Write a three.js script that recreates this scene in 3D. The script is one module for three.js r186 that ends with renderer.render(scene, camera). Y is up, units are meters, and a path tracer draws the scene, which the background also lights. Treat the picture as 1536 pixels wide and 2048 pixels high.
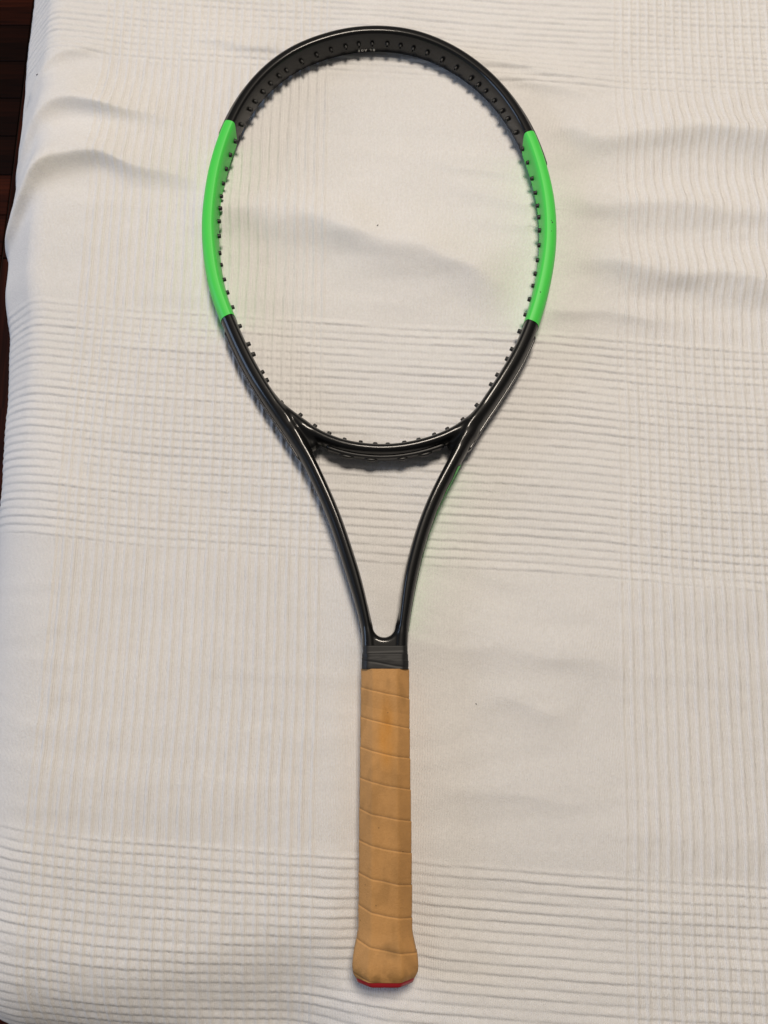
import * as THREE from 'three';
import { FontLoader } from 'three/addons/loaders/FontLoader.js';
import { TextGeometry } from 'three/addons/geometries/TextGeometry.js';
import { mergeGeometries } from 'three/addons/utils/BufferGeometryUtils.js';
import { RectAreaLightUniformsLib } from 'three/addons/lights/RectAreaLightUniformsLib.js';

// ---------------------------------------------------------------- camera, light, exposure
const BED = 0.5, MID = 0.0125, FACE = 0.0107;          // bed top above the floor; racket mid plane above the bed; half thickness
const scene = new THREE.Scene();
const camera = new THREE.PerspectiveCamera(69.0, 768 / 1024, 0.02, 30);
camera.position.set(0, BED + MID + FACE + 0.497, 0);
camera.rotation.set(THREE.MathUtils.degToRad(-(90 - 12.6)), 0, 0);
scene.add(camera);
const renderer = new THREE.WebGLRenderer({ antialias: true });
renderer.toneMapping = THREE.LinearToneMapping;
renderer.toneMappingExposure = 1.0;
renderer.shadowMap.enabled = true;
RectAreaLightUniformsLib.init();
scene.background = new THREE.Color().setRGB(0.105, 0.100, 0.098);      // the dim room around
function areaLight(name, color, intensity, w, h, from, to) {
  const l = new THREE.RectAreaLight(new THREE.Color().setRGB(...color), intensity, w, h);
  l.name = name; l.position.set(...from); l.lookAt(...to); scene.add(l);
  return l;
}
areaLight('ceiling_light', [1.0, 0.885, 0.75], 56, 0.50, 0.50, [0.16, BED + 2.1, -0.92], [0, BED, -0.2]);
areaLight('window_light', [0.52, 0.69, 1.0], 5.2, 0.9, 1.1, [-2.2, BED + 0.7, -0.35], [0, BED, -0.15]);

// ---------------------------------------------------------------- helpers
const clamp = (x, a = 0, b = 1) => Math.min(b, Math.max(a, x));
const smooth = (a, b, x) => { const t = clamp((x - a) / (b - a)); return t * t * (3 - 2 * t); };
const lerp = (a, b, t) => a + (b - a) * t;
function rng(seed) { let s = seed >>> 0; return () => { s = (s + 0x6D2B79F5) >>> 0; let t = Math.imul(s ^ (s >>> 15), 1 | s); t = (t + Math.imul(t ^ (t >>> 7), 61 | t)) ^ t; return ((t ^ (t >>> 14)) >>> 0) / 4294967296; }; }
function hash(i, j) { let h = Math.imul(i, 374761393) + Math.imul(j, 668265263); h = Math.imul(h ^ (h >>> 13), 1274126177); return ((h ^ (h >>> 16)) >>> 0) / 4294967296; }
function noise(x, y) {                                  // value noise, -1..1
  const i = Math.floor(x), j = Math.floor(y), u = x - i, v = y - j, a = u * u * (3 - 2 * u), b = v * v * (3 - 2 * v);
  return 2 * lerp(lerp(hash(i, j), hash(i + 1, j), a), lerp(hash(i, j + 1), hash(i + 1, j + 1), a), b) - 1;
}
function noiseT(x, y, n, m) {                            // the same, repeating after n by m cells
  const w = (a, k) => ((a % k) + k) % k, i = Math.floor(x), j = Math.floor(y), u = x - i, v = y - j, a = u * u * (3 - 2 * u), b = v * v * (3 - 2 * v);
  return 2 * lerp(lerp(hash(w(i, n), w(j, m)), hash(w(i + 1, n), w(j, m)), a), lerp(hash(w(i, n), w(j + 1, m)), hash(w(i + 1, n), w(j + 1, m)), a), b) - 1;
}
const fbm = (x, y, n = 4) => { let s = 0, a = 0.5; for (let k = 0; k < n; k++) { s += a * noise(x + 17.3 * k, y - 9.1 * k); x *= 2; y *= 2; a *= 0.5; } return s; };
function mesh(name, geometry, material, parent) {
  const m = new THREE.Mesh(geometry, material); m.name = name; m.castShadow = m.receiveShadow = true; parent.add(m); return m;
}
function texture(n, m, fill, srgb, repeat = true) {
  const d = new Uint8Array(n * m * 4);
  for (let y = 0; y < m; y++) for (let x = 0; x < n; x++) { const c = fill(x / n, y / m, x, y), o = (y * n + x) * 4; for (let k = 0; k < 3; k++) d[o + k] = clamp(c[k] ?? c[0]) * 255; d[o + 3] = 255; }
  const t = new THREE.DataTexture(d, n, m);
  t.magFilter = THREE.LinearFilter; t.minFilter = THREE.LinearMipmapLinearFilter; t.generateMipmaps = true;
  if (repeat) t.wrapS = t.wrapT = THREE.RepeatWrapping;
  if (srgb) t.colorSpace = THREE.SRGBColorSpace;
  t.needsUpdate = true;
  return t;
}
function gridGeometry(nu, nv, at, uvAt, closedU = false) {            // nu x nv vertices
  const pos = new Float32Array(nu * nv * 3), uv = new Float32Array(nu * nv * 2), idx = [], p = new THREE.Vector3();
  for (let j = 0; j < nv; j++) for (let i = 0; i < nu; i++) {
    const k = j * nu + i; at(i / (closedU ? nu : nu - 1), j / (nv - 1), p, i, j); p.toArray(pos, k * 3);
    const t = uvAt ? uvAt(i / (closedU ? nu : nu - 1), j / (nv - 1), p) : [i / (nu - 1), j / (nv - 1)]; uv[k * 2] = t[0]; uv[k * 2 + 1] = t[1];
  }
  for (let j = 0; j < nv - 1; j++) for (let i = 0; i < (closedU ? nu : nu - 1); i++) {
    const a = j * nu + i, b = j * nu + (i + 1) % nu, c = a + nu, d = b + nu; idx.push(a, b, d, a, d, c);
  }
  const g = new THREE.BufferGeometry();
  g.setAttribute('position', new THREE.BufferAttribute(pos, 3)); g.setAttribute('uv', new THREE.BufferAttribute(uv, 2));
  g.setIndex(new THREE.BufferAttribute(new Uint32Array(idx), 1)); g.computeVertexNormals();
  return g;
}

// ---------------------------------------------------------------- floor: dark lacquered boards (pieces of the floor)
{
  const floor = new THREE.Group(); floor.name = 'floor'; floor.userData.kind = 'structure'; scene.add(floor);
  const sub = new THREE.BoxGeometry(3.2, 0.02, 3.2); sub.translate(0, -0.013, 0);
  mesh('subfloor', sub, new THREE.MeshStandardMaterial({ color: new THREE.Color().setRGB(0.006, 0.002, 0.001), roughness: 0.9 }), floor);
  const grain = texture(256, 512, (u, v) => { const g = fbm(u * 26 + 2 * fbm(v * 4, u * 3, 2), v * 5, 4), f = fbm(u * 90, v * 9, 2); const b = 0.62 + 0.3 * g + 0.18 * f; return [b, b * 0.97, b * 0.93]; }, true);
  const mats = [[0.085, 0.018, 0.008], [0.066, 0.014, 0.006], [0.105, 0.025, 0.010], [0.022, 0.005, 0.002]].map((c) => new THREE.MeshPhysicalMaterial({ color: new THREE.Color().setRGB(...c), map: grain, roughness: 0.6, specularIntensity: 0.18 }));
  const R = rng(11), board = (w, l) => {
    const s = new THREE.Shape(); s.moveTo(-w / 2, -l / 2); s.lineTo(w / 2, -l / 2); s.lineTo(w / 2, l / 2); s.lineTo(-w / 2, l / 2);
    const g = new THREE.ExtrudeGeometry(s, { depth: 0.0044, bevelEnabled: true, bevelThickness: 0.0008, bevelSize: 0.0008, bevelOffset: -0.0008, bevelSegments: 1 });
    g.rotateX(-Math.PI / 2); g.translate(0, -0.0045, 0);
    const p = g.attributes.position, uv = g.attributes.uv; for (let i = 0; i < p.count; i++) uv.setXY(i, p.getX(i) * 6, p.getZ(i) * 1.6);
    return g;
  };
  const long = board(0.0690, 0.48), cross = board(0.0690, 0.38);
  const put = (g, x, z, turn, k) => { const b = mesh('plank', g, mats[k], floor); b.position.set(x, 0.0, z); b.rotation.y = turn; };
  // a long border course beside the bed, and shorter boards laid across beyond it
  for (let c = 0; c < 6; c++) for (let k = -3; k < 3; k++) put(long, -0.545 + c * 0.07, k * 0.482 + 0.1 + (c % 2) * 0.2, 0, Math.floor(R() * 3));
  for (let k = -19; k < 20; k++) for (let c = 0; c < 2; c++) put(cross, -0.772 - c * 0.382, k * 0.0702 - 0.03, Math.PI / 2, (k === -14 || k === -13 || k === -12 || k === -11) ? 3 : Math.floor(R() * 4));
}

// ---------------------------------------------------------------- bedspread
const XS = -0.225;
const poly = (pts) => (x, z) => {                       // signed distance (south positive) and place along a polyline, centimetres
  let best = 1e9, out = [0, 0, 0];
  for (let i = 0, n = pts.length - 1; i < n; i++) {
    const [ax, az] = pts[i], [bx, bz] = pts[i + 1], dx = bx - ax, dz = bz - az, l2 = dx * dx + dz * dz;
    const raw = ((x - ax) * dx + (z - az) * dz) / l2, t = clamp(raw), ex = x - ax - t * dx, ez = z - az - t * dz, d = Math.hypot(ex, ez);
    if (d < best) { best = d; out = [d * Math.sign(ez * dx - ex * dz || 1), (i + t) / n, d]; }
  }
  return out;
};
// creases: crest line (cm), height (cm), width south and north of the crest (cm), how the height runs along it
const FOLDS = [
  [[[-32, -35.2], [-29.6, -37.4], [-27.2, -39.6], [-23.5, -40.6], [-18, -39.2], [-12, -38.0]], 0.50, 0.75, 2.2, (t) => 1 - smooth(0.45, 1, t)],
  [[[-31, -41.6], [-28.6, -44.4], [-25.5, -45.6], [-21, -44.6], [-15, -44.2]], 0.36, 0.8, 2.2, (t) => 1 - smooth(0.5, 1, t)],
  [[[-30, -48.6], [-26, -50.6], [-21, -51.2]], 0.16, 0.6, 1.4, (t) => 1 - smooth(0.4, 1, t)],
  [[[-17, -35.9], [-11, -35.6], [-5, -34.6], [0, -32.6], [5, -31.2], [11, -29.0]], 0.5, 1.9, 2.6, (t) => smooth(0, 0.25, t) * (1 - smooth(0.85, 1, t))],
  [[[12, -43.8], [17, -42.3], [25, -42.8], [40, -41]], 0.42, 1.6, 2.3, (t) => smooth(0, 0.15, t)],
  [[[12, -36.8], [18, -36.3], [40, -34.6]], 0.32, 1.4, 2.1, (t) => smooth(0, 0.2, t)],
  [[[13, -31.4], [20, -30.6], [40, -28.6]], 0.40, 1.5, 2.2, (t) => smooth(0, 0.2, t)],
  [[[10.5, -27.6], [17, -26.9], [24, -25.8]], 0.13, 0.7, 1.8, (t) => smooth(0, 0.2, t) * (1 - smooth(0.6, 1, t))],
  [[[2.5, -40.4], [9, -39.4], [12, -38.8]], 0.07, 0.6, 1.4, (t) => Math.sin(Math.PI * t)],
  [[[4, -37.9], [11, -36.4]], 0.09, 0.7, 1.6, (t) => smooth(0, 0.5, t)],
  [[[5, -35.5], [11, -34.4]], 0.06, 0.6, 1.4, (t) => smooth(0, 0.5, t)],
  [[[2, -51.0], [8, -49.9], [17, -47.6], [24, -46.6]], 0.13, 0.45, 0.9, (t) => Math.sin(Math.PI * clamp(t * 1.2))],
  [[[7, -48.8], [12, -47.5], [18, -46.4]], 0.14, 0.5, 0.9, (t) => Math.sin(Math.PI * t)],
  [[[-16, -52.2], [-9, -51.0], [-5, -50.4]], 0.14, 0.5, 1.0, (t) => Math.sin(Math.PI * t)],
  [[[-6, -53.2], [1, -52.9], [6, -51.7]], 0.14, 0.4, 0.9, (t) => Math.sin(Math.PI * t)],
  [[[1.5, -2.6], [6, -2.2], [12, -1.5], [17, -0.8]], 0.17, 1.2, 2.6, (t) => Math.sin(Math.PI * clamp(t * 0.95 + 0.05))],
  [[[5.5, 0.8], [9, 1.4], [13.5, 2.6]], 0.15, 1.0, 2.2, (t) => Math.sin(Math.PI * t)],
  [[[3, 6.6], [9, 7.4], [15, 8.2]], 0.06, 0.8, 1.6, (t) => Math.sin(Math.PI * t)],
].map(([q, h, s, n, run]) => [new THREE.CatmullRomCurve3(q.map((v) => new THREE.Vector3(v[0], 0, v[1])), false, 'centripetal').getSpacedPoints(28).map((v) => [v.x, v.z]), h, s, n, run]).map(([p, h, s, n, run]) => ({ at: poly(p), h, s, n, run, lo: Math.min(...p.map((q) => q[1])) - 3.2 * n, hi: Math.max(...p.map((q) => q[1])) + 3.2 * n, xl: Math.min(...p.map((q) => q[0])) - 5, xr: Math.max(...p.map((q) => q[0])) + 5 }));
const inBand = (q) => {                                 // horizontal ribs: bands along the weft
  const e = 0.25, b = (a, c) => smooth(a - e, a + e, q) * (1 - smooth(c - e, c + e, q));
  return b(-104, -85.6) + b(-66.6, -48.2) + b(-26.4, -8.0) + b(11.3, 60);
};
const inColumn = (p) => { const e = 0.15, b = (a, c) => smooth(a - e, a + e, p) * (1 - smooth(c - e, c + e, p)); return b(-23.4, -4.6) + b(16.2, 35) + b(56, 75); };
const EDGE = [[-56, 29.5], [-46, 29.25], [-40, 29.0], [-35.5, 29.1], [-31.6, 29.0], [-26.5, 28.25], [-20, 27.8], [-14, 27.5], [-6, 27.3], [10, 27.2]];    // how far the bed reaches on the left (cm)
function shoulder(x, z) {                               // metres in, drop in metres out
  const R = lerp(0.040, 0.078, smooth(-0.32, -0.06, z)), zc = z * 100;
  let A = EDGE[0][1]; for (let i = 0; i < EDGE.length - 1; i++) if (zc >= EDGE[i][0]) A = lerp(EDGE[i][1], EDGE[i + 1][1], smooth(EDGE[i][0], EDGE[i + 1][0], zc));
  const xs = 0.88 * R - A * 0.01 * (1 + R);
  const zs = 0.158 + 0.085 * smooth(-0.235, -0.03, x) + 0.02 * smooth(0.05, 0.3, x);
  const ex = Math.max(0, (xs - x) / R), ez = Math.max(0, (z - zs) / 0.085), e = Math.hypot(ex, ez);
  const r = (ex * R + ez * 0.085) / Math.max(ex + ez, 1e-6) || R;
  let d = r * (1 - Math.sqrt(1 - Math.min(e, 0.95) ** 2)), ee = e;
  if (e > 0.95) { const t = (e - 0.95) * r; d += 3.04 * t + 110 * t * t; }
  // towards the head of the bed the side leans out: a tight edge, a slope, then the drop
  const k = smooth(-0.10, -0.30, z);
  if (k > 0) {
    const t = 0.0498 - A * 0.01081 - x; let q = 0;
    if (t > 0) q = t < 0.0177 ? 0.025 - Math.sqrt(0.025 ** 2 - t * t) : t < 0.0437 ? 0.0073 + (t - 0.0177) : 0.0333 + (t - 0.0437) + 70 * (t - 0.0437) ** 2;
    d = lerp(d, q, k); ee = lerp(e, Math.max(0, t) / 0.0566, k);
  }
  return [d, ee];
}
function spread(x, z) {                                 // height above BED, metres
  const X = x * 100, Z = z * 100;
  const [drop, e] = shoulder(x, z);
  let h = 0;
  for (const f of FOLDS) if (Z > f.lo && Z < f.hi && X > f.xl && X < f.xr) {
    const [d, t, a] = f.at(X + 0.5 * noise(X * 0.3, Z * 0.3), Z + 0.35 * noise(X * 0.35 + 7, Z * 0.5)), w = d > 0 ? f.s : f.n, ends = a > Math.abs(d) + 1e-6 ? 0 : 1;
    h += 2.6 * (1 - (f === FOLDS[0] ? 0.45 : 0.75) * smooth(0.45, 1.0, e)) * f.h * f.run(t) * (1 + 0.15 * noise(X * 0.4, Z * 0.2)) * Math.exp(-(Math.pow(d * d / (w * w) + 0.02, 0.8) - 0.0437)) * ends;
  }
  h += 0.16 * fbm(X * 0.07 + 3, Z * 0.11, 3) + 0.13 * fbm(X * 0.07 + 1.5 * noise(X * 0.05, Z * 0.08), Z * 0.34 - X * 0.02, 3) + 0.016 * fbm(X * 0.5, Z * 1.1, 2);
  h -= 2.8 * smooth(13.6, 22.5, Z + 0.2 * X) * smooth(-25, -13, X) * (1 - smooth(-7, 1, X));
  // the fabric, its ribs following the pull of the cloth
  const q = Z - 0.072 * X + 0.25 * noise(X * 0.08, Z * 0.06) + 0.028 * noise(X * 0.8, Z * 1.6) + 0.014 * noise(X * 2.6, Z * 1.6) + 0.5 * smooth(-16, -30, X);
  const p = X + Z * 0.055 * smooth(-6, 17, X) + 0.12 * noise(X * 0.1 + 5, Z * 0.12) + 0.025 * noise(X * 2, Z * 0.8);
  const bq = inBand(q), cp = inColumn(p), lo = (1 + 0.6 * noise(X * 0.12 + 9, Z * 0.15)) ;
  if (bq > 0) {
    const k = q / 0.615, fr = k - Math.floor(k);          // each rib swells towards the foot of the bed and drops into a narrow groove
    const cords = 1 - 0.5 * cp * (0.5 + 0.5 * Math.cos(2 * Math.PI * (p / 0.72 - 0.5)));
    h += bq * cords * (0.096 * smooth(0.0, 0.72, fr) * (1 - smooth(0.70, 0.99, fr)) - 0.028 * Math.exp(-(Math.min(fr, 1 - fr) ** 2) / 0.006)) * clamp(0.68 + 0.42 * noise(X * 0.22 + 40, Math.floor(k) * 3.1) + 0.25 * noise(X * 1.3, Math.floor(k) * 5.3), 0.15, 1.35);
  }
  if (cp > 0) {
    const k = p / 0.72, fr = k - Math.floor(k) - 0.5, r = Math.exp(-Math.pow(Math.abs(fr) / 0.17, 4));
    h += cp * (1 - 0.15 * bq) * (0.084 * r - 0.046 * Math.exp(-((Math.abs(fr) - 0.27) ** 2) / 0.0016)) * clamp(0.8 + 0.35 * lo * 0.5 + 0.25 * noise(Z * 1.1, Math.floor(k) * 7.7), 0.3, 1.4);
  }
  // sinks a little under the racket handle
  const hx = X - 0.02 * Z * 0.2, along = smooth(-3, 2, Z) * (1 - smooth(17.5, 20, Z)), w = 2.6 + 0.3 * smooth(12, 17, Z);
  h -= (0.30 + 0.28 * smooth(12, 17.5, Z)) * along * Math.exp(-Math.pow(Math.abs(hx) / w, 4));
  const flat = 1 - smooth(0.93, 1.3, e);
  // hanging folds of the side
  const hang = smooth(0.9, 1.6, e) * 0.006 * Math.sin(z * 46 + 2 * noise(z * 9, 1));
  return Math.max(h * 0.01 * (0.25 + 0.75 * flat) - drop + hang, -BED + 0.004);
}
{
  const axis = (a, b, dense0, dense1, fine) => {
    const v = []; let t = a;
    while (t < b) { v.push(t); const d = t < dense0 ? dense0 - t : t > dense1 ? t - dense1 : 0; t += Math.min(0.02, fine + d * 0.045); }
    v.push(b); return v;
  };
  const xs = axis(-0.42, 0.95, -0.335, 0.345, 0.00085), zs = axis(-1.15, 0.42, -0.585, 0.27, 0.00072);
  const nu = xs.length, nv = zs.length;
  const g = gridGeometry(nu, nv, (u, v, p, i, j) => p.set(xs[i], spread(xs[i], zs[j]), zs[j]), (u, v, p) => [p.x, p.z - p.y * 0.5]);
  // gridGeometry winds downwards for x-z grids: turn it over
  const ix = g.index.array; for (let k = 0; k < ix.length; k += 3) { const t = ix[k + 1]; ix[k + 1] = ix[k + 2]; ix[k + 2] = t; }
  g.computeVertexNormals();
  // weave: fine warp threads about a millimetre apart, with slubs
  const weave = texture(1024, 1024, (u, v) => {
    const w = u * 60 + 0.3 * noiseT(u * 12, v * 40, 12, 40), k = ((Math.floor(w) % 60) + 60) % 60, t = Math.abs(Math.sin(Math.PI * w)), y = Math.abs(Math.sin(Math.PI * (v * 84 + 0.5 * k)));
    return [0.50 * t + 0.18 * y + 0.12 * (0.5 + 0.5 * noiseT(u * 64, v * 64, 64, 64)) + 0.30 * (0.5 + 0.5 * noiseT(u * 140 + 0.5, v * 140, 140, 140))];
  }, false);
  weave.repeat.set(1 / 0.064, 1 / 0.064);
  const tint = texture(2048, 2048, (u, v) => {
    const s = 1 + 0.02 * fbm(u * 24, v * 24, 3) + 0.03 * (hash(Math.floor(u * 2048), Math.floor(v * 2048)) - 0.5);
    return [0.935 * s, 0.93 * s, 0.925 * s];
  }, true);
  tint.repeat.set(0.5, 0.5); tint.offset.set(0.5, 0.5);
  const m = new THREE.MeshPhysicalMaterial({ color: new THREE.Color().setRGB(0.88, 0.88, 0.88), map: tint, roughness: 0.95, specularIntensity: 0.25, bumpMap: weave, bumpScale: 0.00042, sheen: 0.15, sheenRoughness: 0.6, sheenColor: new THREE.Color(1, 1, 1), side: THREE.DoubleSide });
  const b = mesh('bedspread', g, m, scene);
  b.position.y = BED;
  b.userData = { label: 'white ribbed cotton bedspread with woven bands and creases, under the racket', category: 'bedspread' };
}

// ---------------------------------------------------------------- racket
const racket = new THREE.Group(); racket.name = 'tennis_racket'; racket.position.set(0, BED, 0); scene.add(racket);
racket.userData = { label: 'unstrung black tennis racket with green side panels and tan leather grip', category: 'tennis racket' };
const paint = new THREE.MeshPhysicalMaterial({ color: new THREE.Color().setRGB(0.004, 0.004, 0.004), roughness: 0.42, specularIntensity: 0.32, clearcoat: 0.42, clearcoatRoughness: 0.10 });
const green = new THREE.MeshPhysicalMaterial({ color: new THREE.Color().setRGB(0.06, 0.64, 0.075), roughness: 0.5, clearcoat: 0.12, clearcoatRoughness: 0.4, side: THREE.DoubleSide });
const rubber = new THREE.MeshStandardMaterial({ color: new THREE.Color().setRGB(0.006, 0.006, 0.006), roughness: 0.55 });

// outer silhouette of frame and throat, from the left of the neck round the head to the right of the neck (cm)
const OUT = [[-1.35,-1.0],[-1.35,-1.48],[-1.42,-2.47],[-1.56,-3.37],[-1.94,-4.83],[-2.41,-6.30],[-3.19,-8.74],[-3.97,-10.95],[-4.87,-12.99],[-5.80,-14.9],[-6.72,-16.35],[-7.88,-18.05],[-9.05,-19.80],[-10.26,-21.86],[-11.30,-24.00],[-12.13,-25.90],[-12.92,-27.96],[-13.40,-29.98],[-13.68,-31.82],[-13.84,-33.69],[-13.80,-35.43],[-13.64,-37.58],[-13.33,-39.53],[-12.92,-41.25],[-12.46,-42.70],[-12.00,-43.88],[-11.24,-45.40],[-10.22,-46.91],[-8.80,-48.44],[-7.23,-49.62],[-5.47,-50.48],[-3.05,-51.24],[-0.41,-51.47],[2.21,-51.13],[4.40,-50.28],[6.37,-49.06],[8.00,-47.64],[9.40,-46.03],[10.52,-44.28],[11.38,-42.58],[11.98,-40.95],[12.56,-38.72],[12.95,-36.44],[13.09,-33.75],[12.92,-31.38],[12.53,-29.20],[12.06,-27.35],[11.56,-25.75],[10.91,-24.05],[10.07,-22.33],[9.08,-20.66],[8.09,-19.12],[7.12,-17.72],[6.28,-16.30],[5.29,-14.50],[4.46,-12.99],[3.70,-11.35],[3.09,-9.70],[2.60,-7.99],[2.22,-6.40],[1.92,-4.83],[1.68,-3.46],[1.56,-2.29],[1.50,-1.48],[1.50,-1.0]];
// head side of the throat bridge, west to east (cm)
const BRI = [[-8.0,-20.5],[-6.95,-19.2],[-5.80,-18.16],[-4.66,-17.34],[-3.49,-16.78],[-2.52,-16.48],[-1.36,-16.28],[-0.10,-16.20],[0.96,-16.27],[2.12,-16.47],[3.28,-16.80],[4.45,-17.28],[5.63,-18.02],[6.72,-19.1],[7.75,-20.3]];
// string holes, at mid height (cm)
const PEGS = [[-11.21,-42.60],[-11.70,-41.24],[-12.07,-39.99],[-12.38,-38.65],[-12.59,-37.41],[-12.71,-36.28],[-12.77,-35.20],[-12.74,-34.07],[-12.68,-32.81],[-12.51,-31.49],[-12.33,-30.40],[-12.08,-29.24],[-11.78,-28.09],[-11.37,-26.84],[-10.83,-25.40],[-10.15,-23.95],[-9.72,-23.17],[-8.94,-21.82],[-8.47,-21.16],[-7.22,-19.52],[-6.01,-18.49],[-4.93,-17.75],[-3.82,-17.20],[-2.70,-16.83],[-1.69,-16.58],[-0.61,-16.45],[0.32,-16.43],[6.71,-19.29],[5.61,-18.33],[4.54,-17.60],[3.55,-17.12],[2.41,-16.74],[1.37,-16.52],[0.18,-49.91],[1.24,-49.78],[2.31,-49.53],[3.44,-49.16],[4.57,-48.63],[5.73,-47.95],[6.89,-46.99],[7.47,-46.41],[8.07,-45.74],[8.73,-44.91],[9.30,-44.00],[9.68,-43.25],[10.35,-41.89],[10.83,-40.46],[11.20,-39.23],[11.51,-37.88],[11.73,-36.66],[11.84,-35.51],[11.90,-34.46],[11.90,-33.31],[11.83,-32.11],[11.70,-30.83],[11.55,-29.73],[11.31,-28.65],[11.04,-27.56],[10.69,-26.37],[10.18,-24.95],[9.52,-23.50],[9.14,-22.81],[8.38,-21.49],[7.94,-20.83],[-10.55,-44.03],[-10.13,-44.73],[-9.55,-45.60],[-8.90,-46.41],[-8.29,-47.02],[-7.68,-47.60],[-6.49,-48.41],[-5.37,-49.01],[-4.22,-49.47],[-3.08,-49.78],[-2.01,-49.87],[-0.90,-49.97]];

// a smooth plan curve with even steps, its unit tangents, and the inward normals
function track(points, step, inset, flip, blur) {
  const c = new THREE.CatmullRomCurve3(points.map(([x, z]) => new THREE.Vector3(x, 0, z)), false, 'centripetal');
  const n = Math.round(c.getLength() / step); c.arcLengthDivisions = 3000;
  let p = c.getSpacedPoints(n).map((v) => [v.x, v.z]);
  for (let k = 0; k < blur; k++) p = p.map((v, i) => i === 0 || i === p.length - 1 ? v : [(p[i - 1][0] + 2 * v[0] + p[i + 1][0]) / 4, (p[i - 1][1] + 2 * v[1] + p[i + 1][1]) / 4]);
  const tan = (q) => q.map((v, i) => { const a = q[Math.max(0, i - 1)], b = q[Math.min(q.length - 1, i + 1)], l = Math.hypot(b[0] - a[0], b[1] - a[1]); return [(b[0] - a[0]) / l, (b[1] - a[1]) / l]; });
  const t = tan(p), s = flip ? -1 : 1;
  p = p.map((v, i) => [v[0] - s * t[i][1] * inset, v[1] + s * t[i][0] * inset]);
  const T = tan(p), N = T.map((q) => [-s * q[1], s * q[0]]);
  return { p, t: T, n: N, count: p.length };
}
const HALF = 0.545, CREST = 0.36;                         // half width of the tube (cm), crest of its face towards the head
const main = track(OUT, 0.15, HALF, false, 60);           // n points towards the head
const bridge = track(BRI, 0.15, -0.45, true, 14);         // n points towards the head
const H = FACE * 100;
// where on a track a plan point lies
function nearest(tr, x, z) { let b = 1e9, k = 0; for (let i = 0; i < tr.count; i++) { const d = (tr.p[i][0] - x) ** 2 + (tr.p[i][1] - z) ** 2; if (d < b) { b = d; k = i; } } return k; }
const slim = (z) => lerp(1, 0.88, smooth(-20, -14, z)) * lerp(1, 0.8, smooth(-7.6, -3.2, z));      // the arms are slimmer than the head
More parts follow.
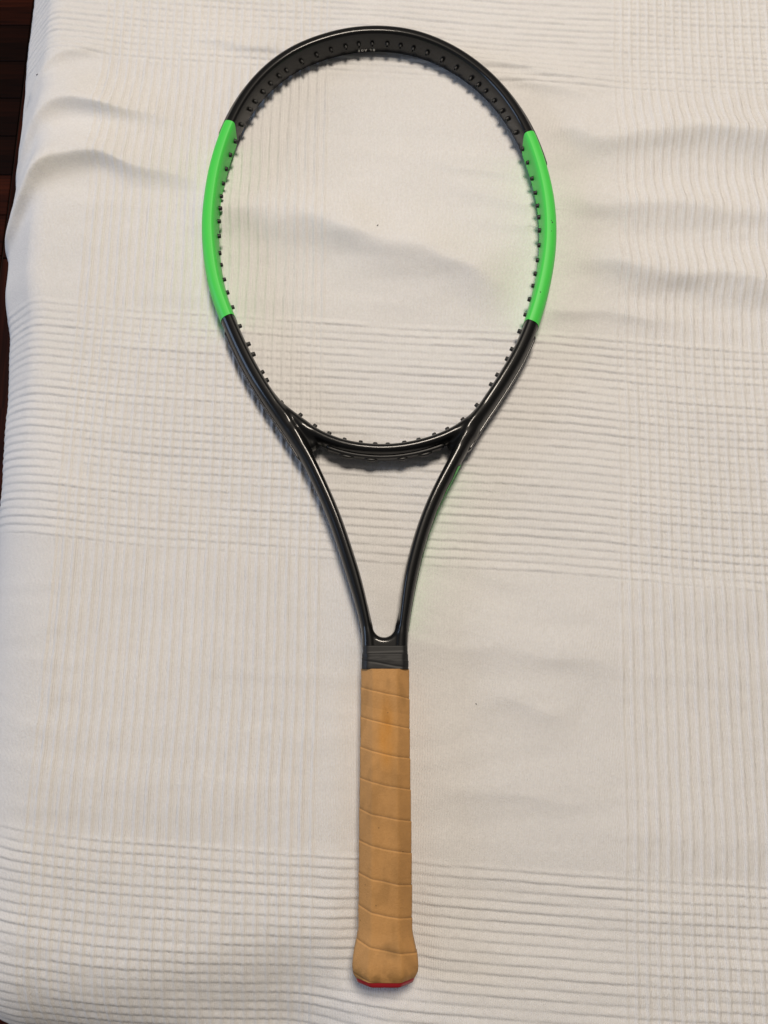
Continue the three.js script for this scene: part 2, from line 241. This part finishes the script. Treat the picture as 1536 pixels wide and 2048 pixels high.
// section of the main tube: 1 on the surface
const OUTP = 2.5, INP = 2.9;
function section(u, y) {
  const d = u / HALF - CREST, a = d > 0 ? d / (1 - CREST) : -d / (1 + CREST), p = d > 0 ? INP : OUTP;
  return Math.pow(Math.pow(a, p) + Math.pow(Math.abs(y) / H, p), 1 / p);
}
function onSection(phi, grow) {                           // phi 0 = towards the head, 90 = up
  const c = Math.cos(phi), s = Math.sin(phi), p = c > 0 ? INP : OUTP, a = c > 0 ? (1 - CREST) : (1 + CREST);
  return [(CREST + Math.sign(c) * a * Math.pow(Math.abs(c), 2 / p)) * HALF + c * grow, Math.sign(s) * H * Math.pow(Math.abs(s), 2 / p) + s * grow];
}
{
  // the frame as one body: tube, bridge and neck joined smoothly, meshed by surface nets
  const cell = 0.085, x0 = -14.6, z0 = -52.2, y0 = -1.36, nx = Math.ceil(28.6 / cell), nz = Math.ceil(52.3 / cell), ny = 33;
  const U = [], near = (tr, reach) => {
    const d2 = new Float32Array(nx * nz).fill(1e9), lat = new Float32Array(nx * nz), arc = new Float32Array(nx * nz);
    for (let i = 0; i < tr.count - 1; i++) {
      const [ax, az] = tr.p[i], [bx, bz] = tr.p[i + 1], dx = bx - ax, dz = bz - az, l2 = dx * dx + dz * dz;
      const ia = Math.max(0, Math.floor((Math.min(ax, bx) - reach - x0) / cell)), ib = Math.min(nx - 1, Math.ceil((Math.max(ax, bx) + reach - x0) / cell));
      const ja = Math.max(0, Math.floor((Math.min(az, bz) - reach - z0) / cell)), jb = Math.min(nz - 1, Math.ceil((Math.max(az, bz) + reach - z0) / cell));
      for (let j = ja; j <= jb; j++) for (let k = ia; k <= ib; k++) {
        const x = x0 + k * cell - ax, z = z0 + j * cell - az, raw = (x * dx + z * dz) / l2, t = clamp(raw), ex = x - t * dx, ez = z - t * dz, q = ex * ex + ez * ez, o = j * nx + k;
        if (q < d2[o]) { d2[o] = q; arc[o] = (i + t) / (tr.count - 1); const nxv = lerp(tr.n[i][0], tr.n[i + 1][0], t), nzv = lerp(tr.n[i][1], tr.n[i + 1][1], t); lat[o] = Math.sign(ex * nxv + ez * nzv) * Math.sqrt(q); }
      }
    }
    return { d2, lat, arc };
  };
  const A = near(main, 1.6), B = near(bridge, 1.6), F = new Float32Array(nx * nz * ny).fill(1);
  const smin = (a, b, k) => { const h = Math.max(k - Math.abs(a - b), 0) / k; return Math.min(a, b) - h * h * k * 0.25; };
  for (let j = 0; j < nz; j++) for (let i = 0; i < nx; i++) {
    const o = j * nx + i, x = x0 + i * cell, z = z0 + j * cell, nearA = A.d2[o] < 2.5, nearB = B.d2[o] < 2.5, neck = z > -5 && Math.abs(x) < 2.6;
    if (!nearA && !nearB && !neck) continue;
    for (let y = 0; y < ny; y++) {
      const Y = y0 + y * cell; let f = 1;
      if (nearA) { const w = slim(z), s = section((A.lat[o] + HALF * (1 - w)) / w, Y); f = (s - 1) * 0.52; }
      if (nearB) { const tip = smooth(0.0, 0.17, Math.min(B.arc[o], 1 - B.arc[o])), s = Math.pow(Math.pow(Math.abs(B.lat[o]) / (0.43 * (0.6 + 0.4 * tip)), 2.4) + Math.pow(Math.abs(Y) / (0.5 + 0.5 * tip), 2.4), 1 / 2.4); f = smin(f, (s - 1) * 0.42, 0.26); }
      if (nearB && nearA) {                               // lower web that fills the corner between bridge and arm
        const ax = x < 0 ? -6.0 : 5.95, az = x < 0 ? -17.2 : -17.1, dx = x < 0 ? 0.95 : -1.05, dz = 1.05, t = clamp(((x - ax) * dx + (z - az) * dz) / (dx * dx + dz * dz)), d = Math.hypot(x - ax - t * dx, z - az - t * dz);
        f = smin(f, (Math.pow(Math.pow(d / (0.60 - 0.26 * t), 2) + Math.pow(Math.abs(Y) / (0.74 - 0.10 * t), 2), 0.5) - 1) * 0.45, 0.45);
      }
      if (neck) {
        // flat plate between the arms, its upper end hollowed to a U
        const hw = lerp(1.46, 1.5, 0), cx = 0.075 * 1, hole = 0.75 + 0.27 * Math.max(0, -3.42 - z) - Math.hypot(x - 0.0, Math.max(0, z + 3.42)) , box = Math.max(Math.abs(x - cx) - hw, -4.8 - z, z + 0.9);
        const d = Math.max(box, hole), r = 0.34, b = lerp(0.5, 1.0, smooth(-4.8, -2.9, z)), a = Math.max(d + r, 0), c = Math.max(Math.abs(Y) - b + r, 0);
        f = smin(f, Math.hypot(a, c) + Math.min(Math.max(d + r, Math.abs(Y) - b + r), 0) - r, 0.16);
      }
      F[(y * nz + j) * nx + i] = f;
    }
  }
  const at = (i, j, y) => F[(y * nz + j) * nx + i], id = new Int32Array(nx * nz * ny).fill(-1), pos = [], nor = [], idx = [];
  const sample = (x, y, z) => { const i = clamp(Math.floor(x), 0, nx - 2), j = clamp(Math.floor(z), 0, nz - 2), k = clamp(Math.floor(y), 0, ny - 2), a = x - i, b = z - j, c = y - k;
    const l = (k2) => lerp(lerp(at(i, j, k2), at(i + 1, j, k2), a), lerp(at(i, j + 1, k2), at(i + 1, j + 1, k2), a), b); return lerp(l(k), l(k + 1), c); };
  const E = [[0, 1], [0, 2], [0, 4], [1, 3], [1, 5], [2, 3], [2, 6], [3, 7], [4, 5], [4, 6], [5, 7], [6, 7]], v = new Float32Array(8);
  for (let y = 0; y < ny - 1; y++) for (let j = 0; j < nz - 1; j++) for (let i = 0; i < nx - 1; i++) {
    let s = 0; for (let c = 0; c < 8; c++) { v[c] = at(i + (c & 1), j + ((c >> 2) & 1), y + ((c >> 1) & 1)); if (v[c] < 0) s |= 1 << c; }
    if (s === 0 || s === 255) continue;
    let n = 0, px = 0, py = 0, pz = 0;
    for (const [a, b] of E) if ((v[a] < 0) !== (v[b] < 0)) { const t = v[a] / (v[a] - v[b]); px += lerp(a & 1, b & 1, t); py += lerp((a >> 1) & 1, (b >> 1) & 1, t); pz += lerp((a >> 2) & 1, (b >> 2) & 1, t); n++; }
    px = i + px / n; py = y + py / n; pz = j + pz / n;
    const e = 0.9; let gx = sample(px + e, py, pz) - sample(px - e, py, pz), gy = sample(px, py + e, pz) - sample(px, py - e, pz), gz = sample(px, py, pz + e) - sample(px, py, pz - e); const l = Math.hypot(gx, gy, gz) || 1;
    id[(y * nz + j) * nx + i] = pos.length / 3;
    pos.push((x0 + px * cell) / 100, (y0 + py * cell) / 100 + MID, (z0 + pz * cell) / 100); nor.push(gx / l, gy / l, gz / l);
  }
  const I = (i, j, y) => id[(y * nz + j) * nx + i], quad = (a, b, c, d, flip) => flip ? idx.push(a, c, b, a, d, c) : idx.push(a, b, c, a, c, d);
  for (let y = 1; y < ny - 1; y++) for (let j = 1; j < nz - 1; j++) for (let i = 1; i < nx - 1; i++) {
    const f = at(i, j, y) < 0;
    if (f !== (at(i + 1, j, y) < 0)) quad(I(i, j - 1, y - 1), I(i, j, y - 1), I(i, j, y), I(i, j - 1, y), f);
    if (f !== (at(i, j, y + 1) < 0)) quad(I(i - 1, j - 1, y), I(i, j - 1, y), I(i, j, y), I(i - 1, j, y), f);
    if (f !== (at(i, j + 1, y) < 0)) quad(I(i - 1, j, y - 1), I(i - 1, j, y), I(i, j, y), I(i, j, y - 1), f);
  }
  const g = new THREE.BufferGeometry();
  g.setAttribute('position', new THREE.Float32BufferAttribute(pos, 3)); g.setAttribute('normal', new THREE.Float32BufferAttribute(nor, 3));
  g.setIndex(idx);
  // make the winding agree with the outward normals
  const ia = g.index.array, P = new Float32Array(pos), va = new THREE.Vector3(), vb = new THREE.Vector3(), vc = new THREE.Vector3();
  for (let k = 0; k < ia.length; k += 3) {
    va.fromArray(P, ia[k] * 3); vb.fromArray(P, ia[k + 1] * 3).sub(va); vc.fromArray(P, ia[k + 2] * 3).sub(va); vb.cross(vc);
    const o = ia[k] * 3; if (vb.x * nor[o] + vb.y * nor[o + 1] + vb.z * nor[o + 2] < 0) { const t = ia[k + 1]; ia[k + 1] = ia[k + 2]; ia[k + 2] = t; }
  }
  mesh('frame', g, paint, racket);
}
// a coat of paint on the tube between two places; from/to give the place along the track for every angle of the section
function coat(name, material, from, to, phi0, phi1, grow, nu = 64, nv = 120, parent = racket) {
  const g = gridGeometry(nu, nv, (u, v, p) => {
    const a = from(phi = lerp(phi0, phi1, u)), b = to(phi), s = clamp(lerp(a, b, v), 0, main.count - 1.001), i = Math.floor(s), t = s - i;
    const [q, y] = onSection(typeof phi1 === 'function' ? phi : phi, grow), X = lerp(main.p[i][0], main.p[i + 1][0], t), Z = lerp(main.p[i][1], main.p[i + 1][1], t), nX = lerp(main.n[i][0], main.n[i + 1][0], t), nZ = lerp(main.n[i][1], main.n[i + 1][1], t);
    p.set((X + nX * q) / 100, y / 100 + MID, (Z + nZ * q) / 100);
  });
  return mesh(name, g, material, parent);
}
let phi = 0;
{
  const D = Math.PI / 180, tongue = (f) => {              // how much later the paint starts away from the face: rounded end
    const a = f / D;                                      // 0 towards the head, 90 face, 180 outside, 270 the side on the cloth
    return a < 60 ? 2.6 * Math.pow((60 - a) / 60, 1.5) : a < 100 ? 0 : a < 125 ? 0 : a < 180 ? 7 * Math.pow((a - 125) / 55, 1.4) : a < 260 ? 7 : lerp(7, 2.6, (a - 260) / 100);
  };
  const l0 = nearest(main, -11.60, -42.0), l1 = nearest(main, -11.95, -25.58), r0 = nearest(main, 11.05, -41.2), r1 = nearest(main, 11.3, -25.1);
  const gl = coat('side_panel', green, () => l1, (f) => l0 - tongue(f), 0, 2 * Math.PI, 0.03, 90, 200);
  gl.userData.label = 'bright green painted panel on the left side of the head';
  const gr = coat('side_panel', green, (f) => r0 + tongue(f), () => r1, 0, 2 * Math.PI, 0.03, 90, 200);
  gr.userData.label = 'bright green painted panel on the right side of the head';
  // dark chips in the paint of the right panel
  const chip = new THREE.SphereGeometry(0.0005, 10, 6);
  for (const [x, z, s] of [[12.52, -33.55, 0.7], [12.58, -33.3, 1.1], [12.50, -32.65, 0.6], [11.43, -27.6, 0.8], [10.93, -41.2, 0.8]]) {
    const k = nearest(main, x, z), u = (x - main.p[k][0]) * main.n[k][0] + (z - main.p[k][1]) * main.n[k][1]; let f = 60; while (onSection(f * D, 0)[0] > u && f < 170) f += 1;
    const [q, y] = onSection(f * D, 0.03), m = mesh('paint_chip', chip, rubber, racket);
    m.position.set((main.p[k][0] + main.n[k][0] * q) / 100, y / 100 + MID, (main.p[k][1] + main.n[k][1] * q) / 100); m.scale.set(s, 0.3, s * 1.4);
  }
  // green flank of the right throat arm, with a scalloped upper edge
  const s0 = nearest(main, 5.0, -14.9), s1 = nearest(main, 1.0, -3.2), nu = 14, nv = 220;
  const g = gridGeometry(nu, nv, (u, v, p) => {
    const s = lerp(s0, s1, v), i = Math.min(main.count - 2, Math.floor(s)), t = s - i, wave = Math.sin(v * 46) * 0.5 + Math.sin(v * 23 + 1) * 0.3;
    const top = (171 - 17 * (1 - smooth(0, 0.32, v)) - 9 * wave * (1 - 0.3 * v) + 18 * smooth(0.0, 0.03, 0.03 - v) + 6 * smooth(0.3, 1, v)) * D, f = lerp(top, 248 * D, u), [q0, y] = onSection(f, 0.03), q = (q0 + HALF) * slim(main.p[i][1]) - HALF;
    p.set((lerp(main.p[i][0], main.p[i + 1][0], t) + main.n[i][0] * q) / 100, y / 100 + MID, (lerp(main.p[i][1], main.p[i + 1][1], t) + main.n[i][1] * q) / 100);
  });
  mesh('side_panel', g, green, racket).userData.label = 'green painted flank of the right throat arm';
}
// strips that run along a track: profile points (lateral cm, height cm), lateral measured towards the head
function strip(name, tr, i0, i1, profile, material, swell = () => 1) {
  const n = profile.length;
  const g = gridGeometry(n, i1 - i0 + 1, (u, v, p, i, j) => {
    const k = i0 + j, w = swell(v), [q, y] = profile[i], base = profile.base;
    const Q = base + (q - base) * w, Y = y * (0.35 + 0.65 * Math.min(1, w));
    p.set((tr.p[k][0] + tr.n[k][0] * Q) / 100, Y / 100 + MID, (tr.p[k][1] + tr.n[k][1] * Q) / 100);
  }, null, true);
  return mesh(name, g, material, racket);
}
const bar = (base, out, h, c) => Object.assign([[base, -h], [base, h], [out - Math.sign(out - base) * c, h], [out, h - c], [out, -h + c], [out - Math.sign(out - base) * c, -h]], { base });
{
  const ends = (v, e = 0.04) => smooth(0, e, v) * (1 - smooth(1 - e, 1, v));
  const dbl = new THREE.MeshStandardMaterial({ color: new THREE.Color().setRGB(0.010, 0.010, 0.010), roughness: 0.42, side: THREE.DoubleSide });
  // bumper guard round the outside of the head
  strip('bumper_guard', main, nearest(main, -12.1, -41.0), nearest(main, 12.0, -38.4), bar(-0.45, -0.69, 0.42, 0.08), dbl, (v) => ends(v, 0.01));
  // grommet strips on the outside of the head below the panels
  const glossy = new THREE.MeshPhysicalMaterial({ color: new THREE.Color().setRGB(0.012, 0.012, 0.013), roughness: 0.25, clearcoat: 0.6, clearcoatRoughness: 0.2, side: THREE.DoubleSide });
  strip('grommet_strip', main, nearest(main, -5.4, -15.0), nearest(main, -11.8, -25.3), bar(-0.45, -0.665, 0.24, 0.05), glossy, (v) => ends(v, 0.05));
  strip('grommet_strip', main, nearest(main, 11.2, -24.9), nearest(main, 5.6, -15.7), bar(-0.45, -0.665, 0.24, 0.05), glossy, (v) => ends(v, 0.05));
  // grommet strip under the throat bridge, with a lug between each pair of holes
  const b0 = nearest(bridge, -4.15, -16.7), b1 = nearest(bridge, 4.3, -16.9);
  strip('grommet_strip', bridge, b0, b1, bar(-0.25, -0.62, 0.40, 0.10), dbl, (v) => ends(v, 0.05));
  for (const [a, c] of [[0.13, 0.27], [0.315, 0.44], [0.57, 0.68], [0.74, 0.87]]) strip('lug', bridge, Math.round(lerp(b0, b1, a)), Math.round(lerp(b0, b1, c)), bar(-0.5, -0.80, 0.22, 0.08), dbl, (v) => Math.pow(Math.max(0, Math.sin(Math.PI * v)), 0.45));
}
{
  // string grommets: short hollow tubes standing out of the inner wall
  const prof = [[0.00, -0.3], [0.185, -0.3], [0.185, 0.03], [0.165, 0.06], [0.155, 0.22], [0.14, 0.25], [0.08, 0.25], [0.07, 0.12], [0.0, 0.12]].map(([r, y]) => new THREE.Vector2(r / 100, y / 100));
  const peg = new THREE.LatheGeometry(prof, 12); peg.computeVertexNormals();
  const q = new THREE.Quaternion(), up = new THREE.Vector3(0, 1, 0), R = rng(5);
  for (const [x, z] of PEGS) {
    const tr = Math.abs(x) < 7.0 && z > -19.4 ? bridge : main, k = nearest(tr, x, z), off = tr === main ? HALF - 0.015 : 0.41;
    const m = mesh('grommet', peg, rubber, racket), n = new THREE.Vector3(tr.n[k][0], 0, tr.n[k][1]);
    m.position.set((tr.p[k][0] + tr.n[k][0] * off) / 100, MID + (R() - 0.5) * 0.0006, (tr.p[k][1] + tr.n[k][1] * off) / 100);
    n.x += (R() - 0.5) * 0.12; n.z += (R() - 0.5) * 0.12; n.y = (R() - 0.5) * 0.1; n.normalize();
    m.quaternion.copy(q.setFromUnitVectors(up, n));
    const s = 0.92 + 0.16 * R(); m.scale.set(s, 0.85 + 0.3 * R(), s);
  }
}
{
  // lettering on the inner wall at the top of the head
  const font = await new FontLoader().loadAsync('fonts/droid/droid_sans_bold.typeface.json');
  const grey = new THREE.MeshStandardMaterial({ color: new THREE.Color().setRGB(0.6, 0.59, 0.57), roughness: 0.5 });
  const parts = [], word = 'BLADE', xs = [-0.82, -1.14, -1.46, -1.77, -2.08];
  [...word].forEach((ch, i) => {
    const g = new TextGeometry(ch, { font, size: 0.0022, depth: 0.0004, curveSegments: 4 });
    g.computeBoundingBox(); g.translate(-g.boundingBox.max.x / 2, 0, 0);
    const k = nearest(main, xs[i], -50.6), n = main.n[k], y = -0.60, w = CREST + (1 - CREST) * Math.pow(1 - Math.pow(-y / H, INP), 1 / INP);
    const X = new THREE.Vector3(-n[1], 0, n[0]), Z = new THREE.Vector3(n[0], 0, n[1]), Y = new THREE.Vector3().crossVectors(Z, X);
    g.applyMatrix4(new THREE.Matrix4().makeBasis(X, Y, Z).setPosition((main.p[k][0] + n[0] * (w * HALF + 0.0)) / 100, MID + (y + 0.08) / 100, (main.p[k][1] + n[1] * (w * HALF + 0.0)) / 100));
    parts.push(g);
  });
  mesh('lettering', mergeGeometries(parts), grey, racket);
}
// ---------------------------------------------------------------- handle: octagon (cm), half widths 1.6 across and 1.42 deep
function octagon(a, w, d, c, soft = 40) {
  const x = Math.cos(a), y = Math.sin(a), f = Math.SQRT1_2;
  let s = 0; for (const t of [Math.abs(x) / w, Math.abs(y) / d, (Math.abs(x) + Math.abs(y)) * f / c]) s += Math.pow(t, soft);
  return Math.pow(s, -1 / soft);
}
const HX = 0.075;                                         // the handle's axis lies this far right of the camera line (cm)
function tube(name, z0, z1, size, material, nu, nv, dents = () => 0, capped = true) {
  const rows = nv + 2;
  const g = gridGeometry(nu, rows, (u, v, p, i, j) => {
    const k = clamp((j - 1) / (nv - 1)), a = u * 2 * Math.PI, z = lerp(z0, z1, k), [w, d, c, end] = size(k, z, a), r = j === 0 || j === rows - 1 ? 0.0001 : octagon(a, w, d, c) + dents(a, z);
    p.set((HX + r * Math.cos(a)) / 100, r * Math.sin(a) / 100 + MID, (z + (end || 0)) / 100);
  }, (u, v) => [u, clamp((v * (rows - 1) - 1) / (nv - 1))], true);
  return mesh(name, g, material, racket);
}
{
  // leather, wound in a spiral; uv: round the handle and along it
  const Z0 = -0.62, Z1 = 17.62, PITCH = 1.87;
  const wound = (a, z) => { const wob = 0.03 * noise(Math.cos(a) * 2 + 9, z * 0.6), t = (z - 0.42 + wob + (a / (2 * Math.PI) - 0.5) * PITCH) / PITCH + 40; return t - Math.floor(t); };   // 0..1 across each turn of the strip
  const leather = texture(512, 1536, (u, v) => {
    const a = u * 2 * Math.PI, z = lerp(Z0, Z1, v), fr = wound(a, z), cx = Math.cos(a) * 3.2, cy = Math.sin(a) * 3.2;
    const g = fbm(cx * 2 + 20, z * 2 + cy, 4), f = fbm(cx * 9 + cy * 7, z * 8, 3), w = fbm(cx * 0.5 + 2, z * 0.5 + cy * 0.3, 3);
    const stain = smooth(0.15, 0.5, fbm(cx * 0.8 + 31, z * 0.7 + cy * 0.6, 2)) * 0.06 + smooth(16.6, 17.4, z) * 0.17 * smooth(-0.3, 0.4, fbm(cx * 1.2, z * 2 + cy, 3)) + 0.17 * smooth(1.5, 0.0, Math.hypot(cx - 0.7 + 0.4 * noise(z * 3, 1), (z - 15.7) * 2.6 + 0.6 * noise(cx * 2, 4))) * (cy > 0 ? 1 : 0);
    const seam = 0.20 * Math.exp(-Math.pow(Math.min(fr, 1 - fr) / 0.013, 2)) + 0.06 * smooth(0.86, 1.0, fr) - 0.09 * Math.exp(-Math.pow((fr - 0.045) / 0.02, 2));
    const b = (1 + 0.06 * w + 0.03 * g + 0.03 * f + 0.05 * (hash(Math.floor((z + 20) / PITCH + u), 7) - 0.5)) * (1 - stain) * (1 - seam);
    const worn = smooth(2.6, 0.4, Math.hypot((z - 3.6) * 0.75, (cx - 0.2) * 1.6)) * (cy > 0 ? 1 : 0) * (0.7 + 0.6 * fbm(cx, z * 0.8, 2));
    const mark = hash(Math.floor(u * 128) + 77, Math.floor(v * 256)) > 0.9988 ? 0.78 : 1;
    return [0.725 * b * mark, (0.545 - 0.045 * worn) * b * mark, (0.335 - 0.06 * stain - 0.11 * worn) * b * mark];
  }, true);
  const grain = texture(512, 1024, (u, v) => [0.5 + 0.35 * fbm(u * 120, v * 260, 3) + 0.25 * fbm(u * 30, v * 60, 2)], false);
  const skin = new THREE.MeshPhysicalMaterial({ map: leather, bumpMap: grain, bumpScale: 0.00025, roughness: 0.62, specularIntensity: 0.45, sheen: 0.1, sheenRoughness: 0.5 });
  const flare = (z) => 1 + 0.045 * smooth(0, 12, z) + 0.225 * smooth(14.9, 17.0, z) - 0.13 * Math.pow(smooth(17.0, 17.75, z), 2);
  tube('grip', Z0, Z1, (k, z) => { const f = flare(z); return [1.575 * f, 1.38 * f, 1.535 * f, 0]; }, skin, 200, 760, (a, z) => {
    const fr = wound(a, z);
    return 0.034 * (1 - fr) - 0.045 * Math.exp(-Math.pow(fr / 0.026, 2)) - 0.035 * Math.exp(-Math.pow((1 - fr) / 0.03, 2)) * 0.5 + 0.012 * fbm(a * 2, z * 0.8, 2);
  });
  // red end of the butt cap peeping out below the leather
  const red = new THREE.MeshPhysicalMaterial({ color: new THREE.Color().setRGB(0.30, 0.008, 0.014), roughness: 0.35, clearcoat: 0.2 });
  tube('butt_cap', 17.2, 17.90, (k, z) => { const f = 1.115 - 0.05 * smooth(17.7, 17.93, z); return [1.6 * f, 1.40 * f, 1.55 * f, 0]; }, red, 96, 24);
  // rubber collar and the taped end of the wrap
  const col = new THREE.MeshPhysicalMaterial({ color: new THREE.Color().setRGB(0.012, 0.012, 0.012), roughness: 0.5, specularIntensity: 0.6 });
  tube('collar', -1.62, -0.61, (k, z) => { const e = 1 - 0.03 * Math.pow(1 - smooth(-1.62, -1.5, z), 2); return [1.52 * e, 1.22 * e, 1.70 * e]; }, col, 120, 60, (a, z) => {
    const up = Math.cos(a - Math.PI / 2), l1 = z + 1.28 - 0.10 * Math.cos(a) , l2 = z + 0.92 - 0.26 * Math.cos(a);
    return 0.035 * smooth(0.0, 0.08, l1) - 0.018 * Math.exp(-Math.pow(l2 / 0.07, 2)) + 0.008 * noise(a * 3, z * 4);
  });
  tube('collar_tape', -2.12, -1.5, (k, z) => { const e = 1 - 0.02 * Math.pow(1 - smooth(-2.12, -2.06, z), 2); return [1.475 * e, 1.15 * e, 1.68 * e]; }, col, 120, 20, (a, z) => 0.02 * smooth(-1.75, -1.68, z + 0.05 * Math.cos(a)));
}

// ---------------------------------------------------------------- lint specks lying on the cloth
{
  const dark = new THREE.MeshStandardMaterial({ color: new THREE.Color().setRGB(0.02, 0.018, 0.016), roughness: 0.9 });
  for (const [x, z, s, turn, label] of [
    [-0.0051, -0.3386, 0.8, 0.8, 'tiny dark lint speck on the cloth inside the racket head'],
    [-0.2905, -0.4940, 1.1, 0.7, 'tiny dark lint speck on the bedspread by the dark floor'],
    [0.0622, 0.0168, 0.6, 2.0, 'tiny dark lint speck on the cloth right of the leather grip'],
  ]) {
    const g = new THREE.CapsuleGeometry(0.0004 * s, 0.0013 * s, 3, 8); g.rotateZ(Math.PI / 2);
    const p = g.attributes.position; for (let i = 0; i < p.count; i++) p.setZ(i, p.getZ(i) + 0.25 * Math.abs(p.getX(i)) + 0.0001 * noise(i, s * 9));
    g.computeVertexNormals();
    const m = mesh('lint_speck', g, dark, scene); m.position.set(x, BED + spread(x, z) + 0.0003 * s, z); m.rotation.y = turn;
    m.userData = { label, category: 'lint' };
  }
}
renderer.render(scene, camera);
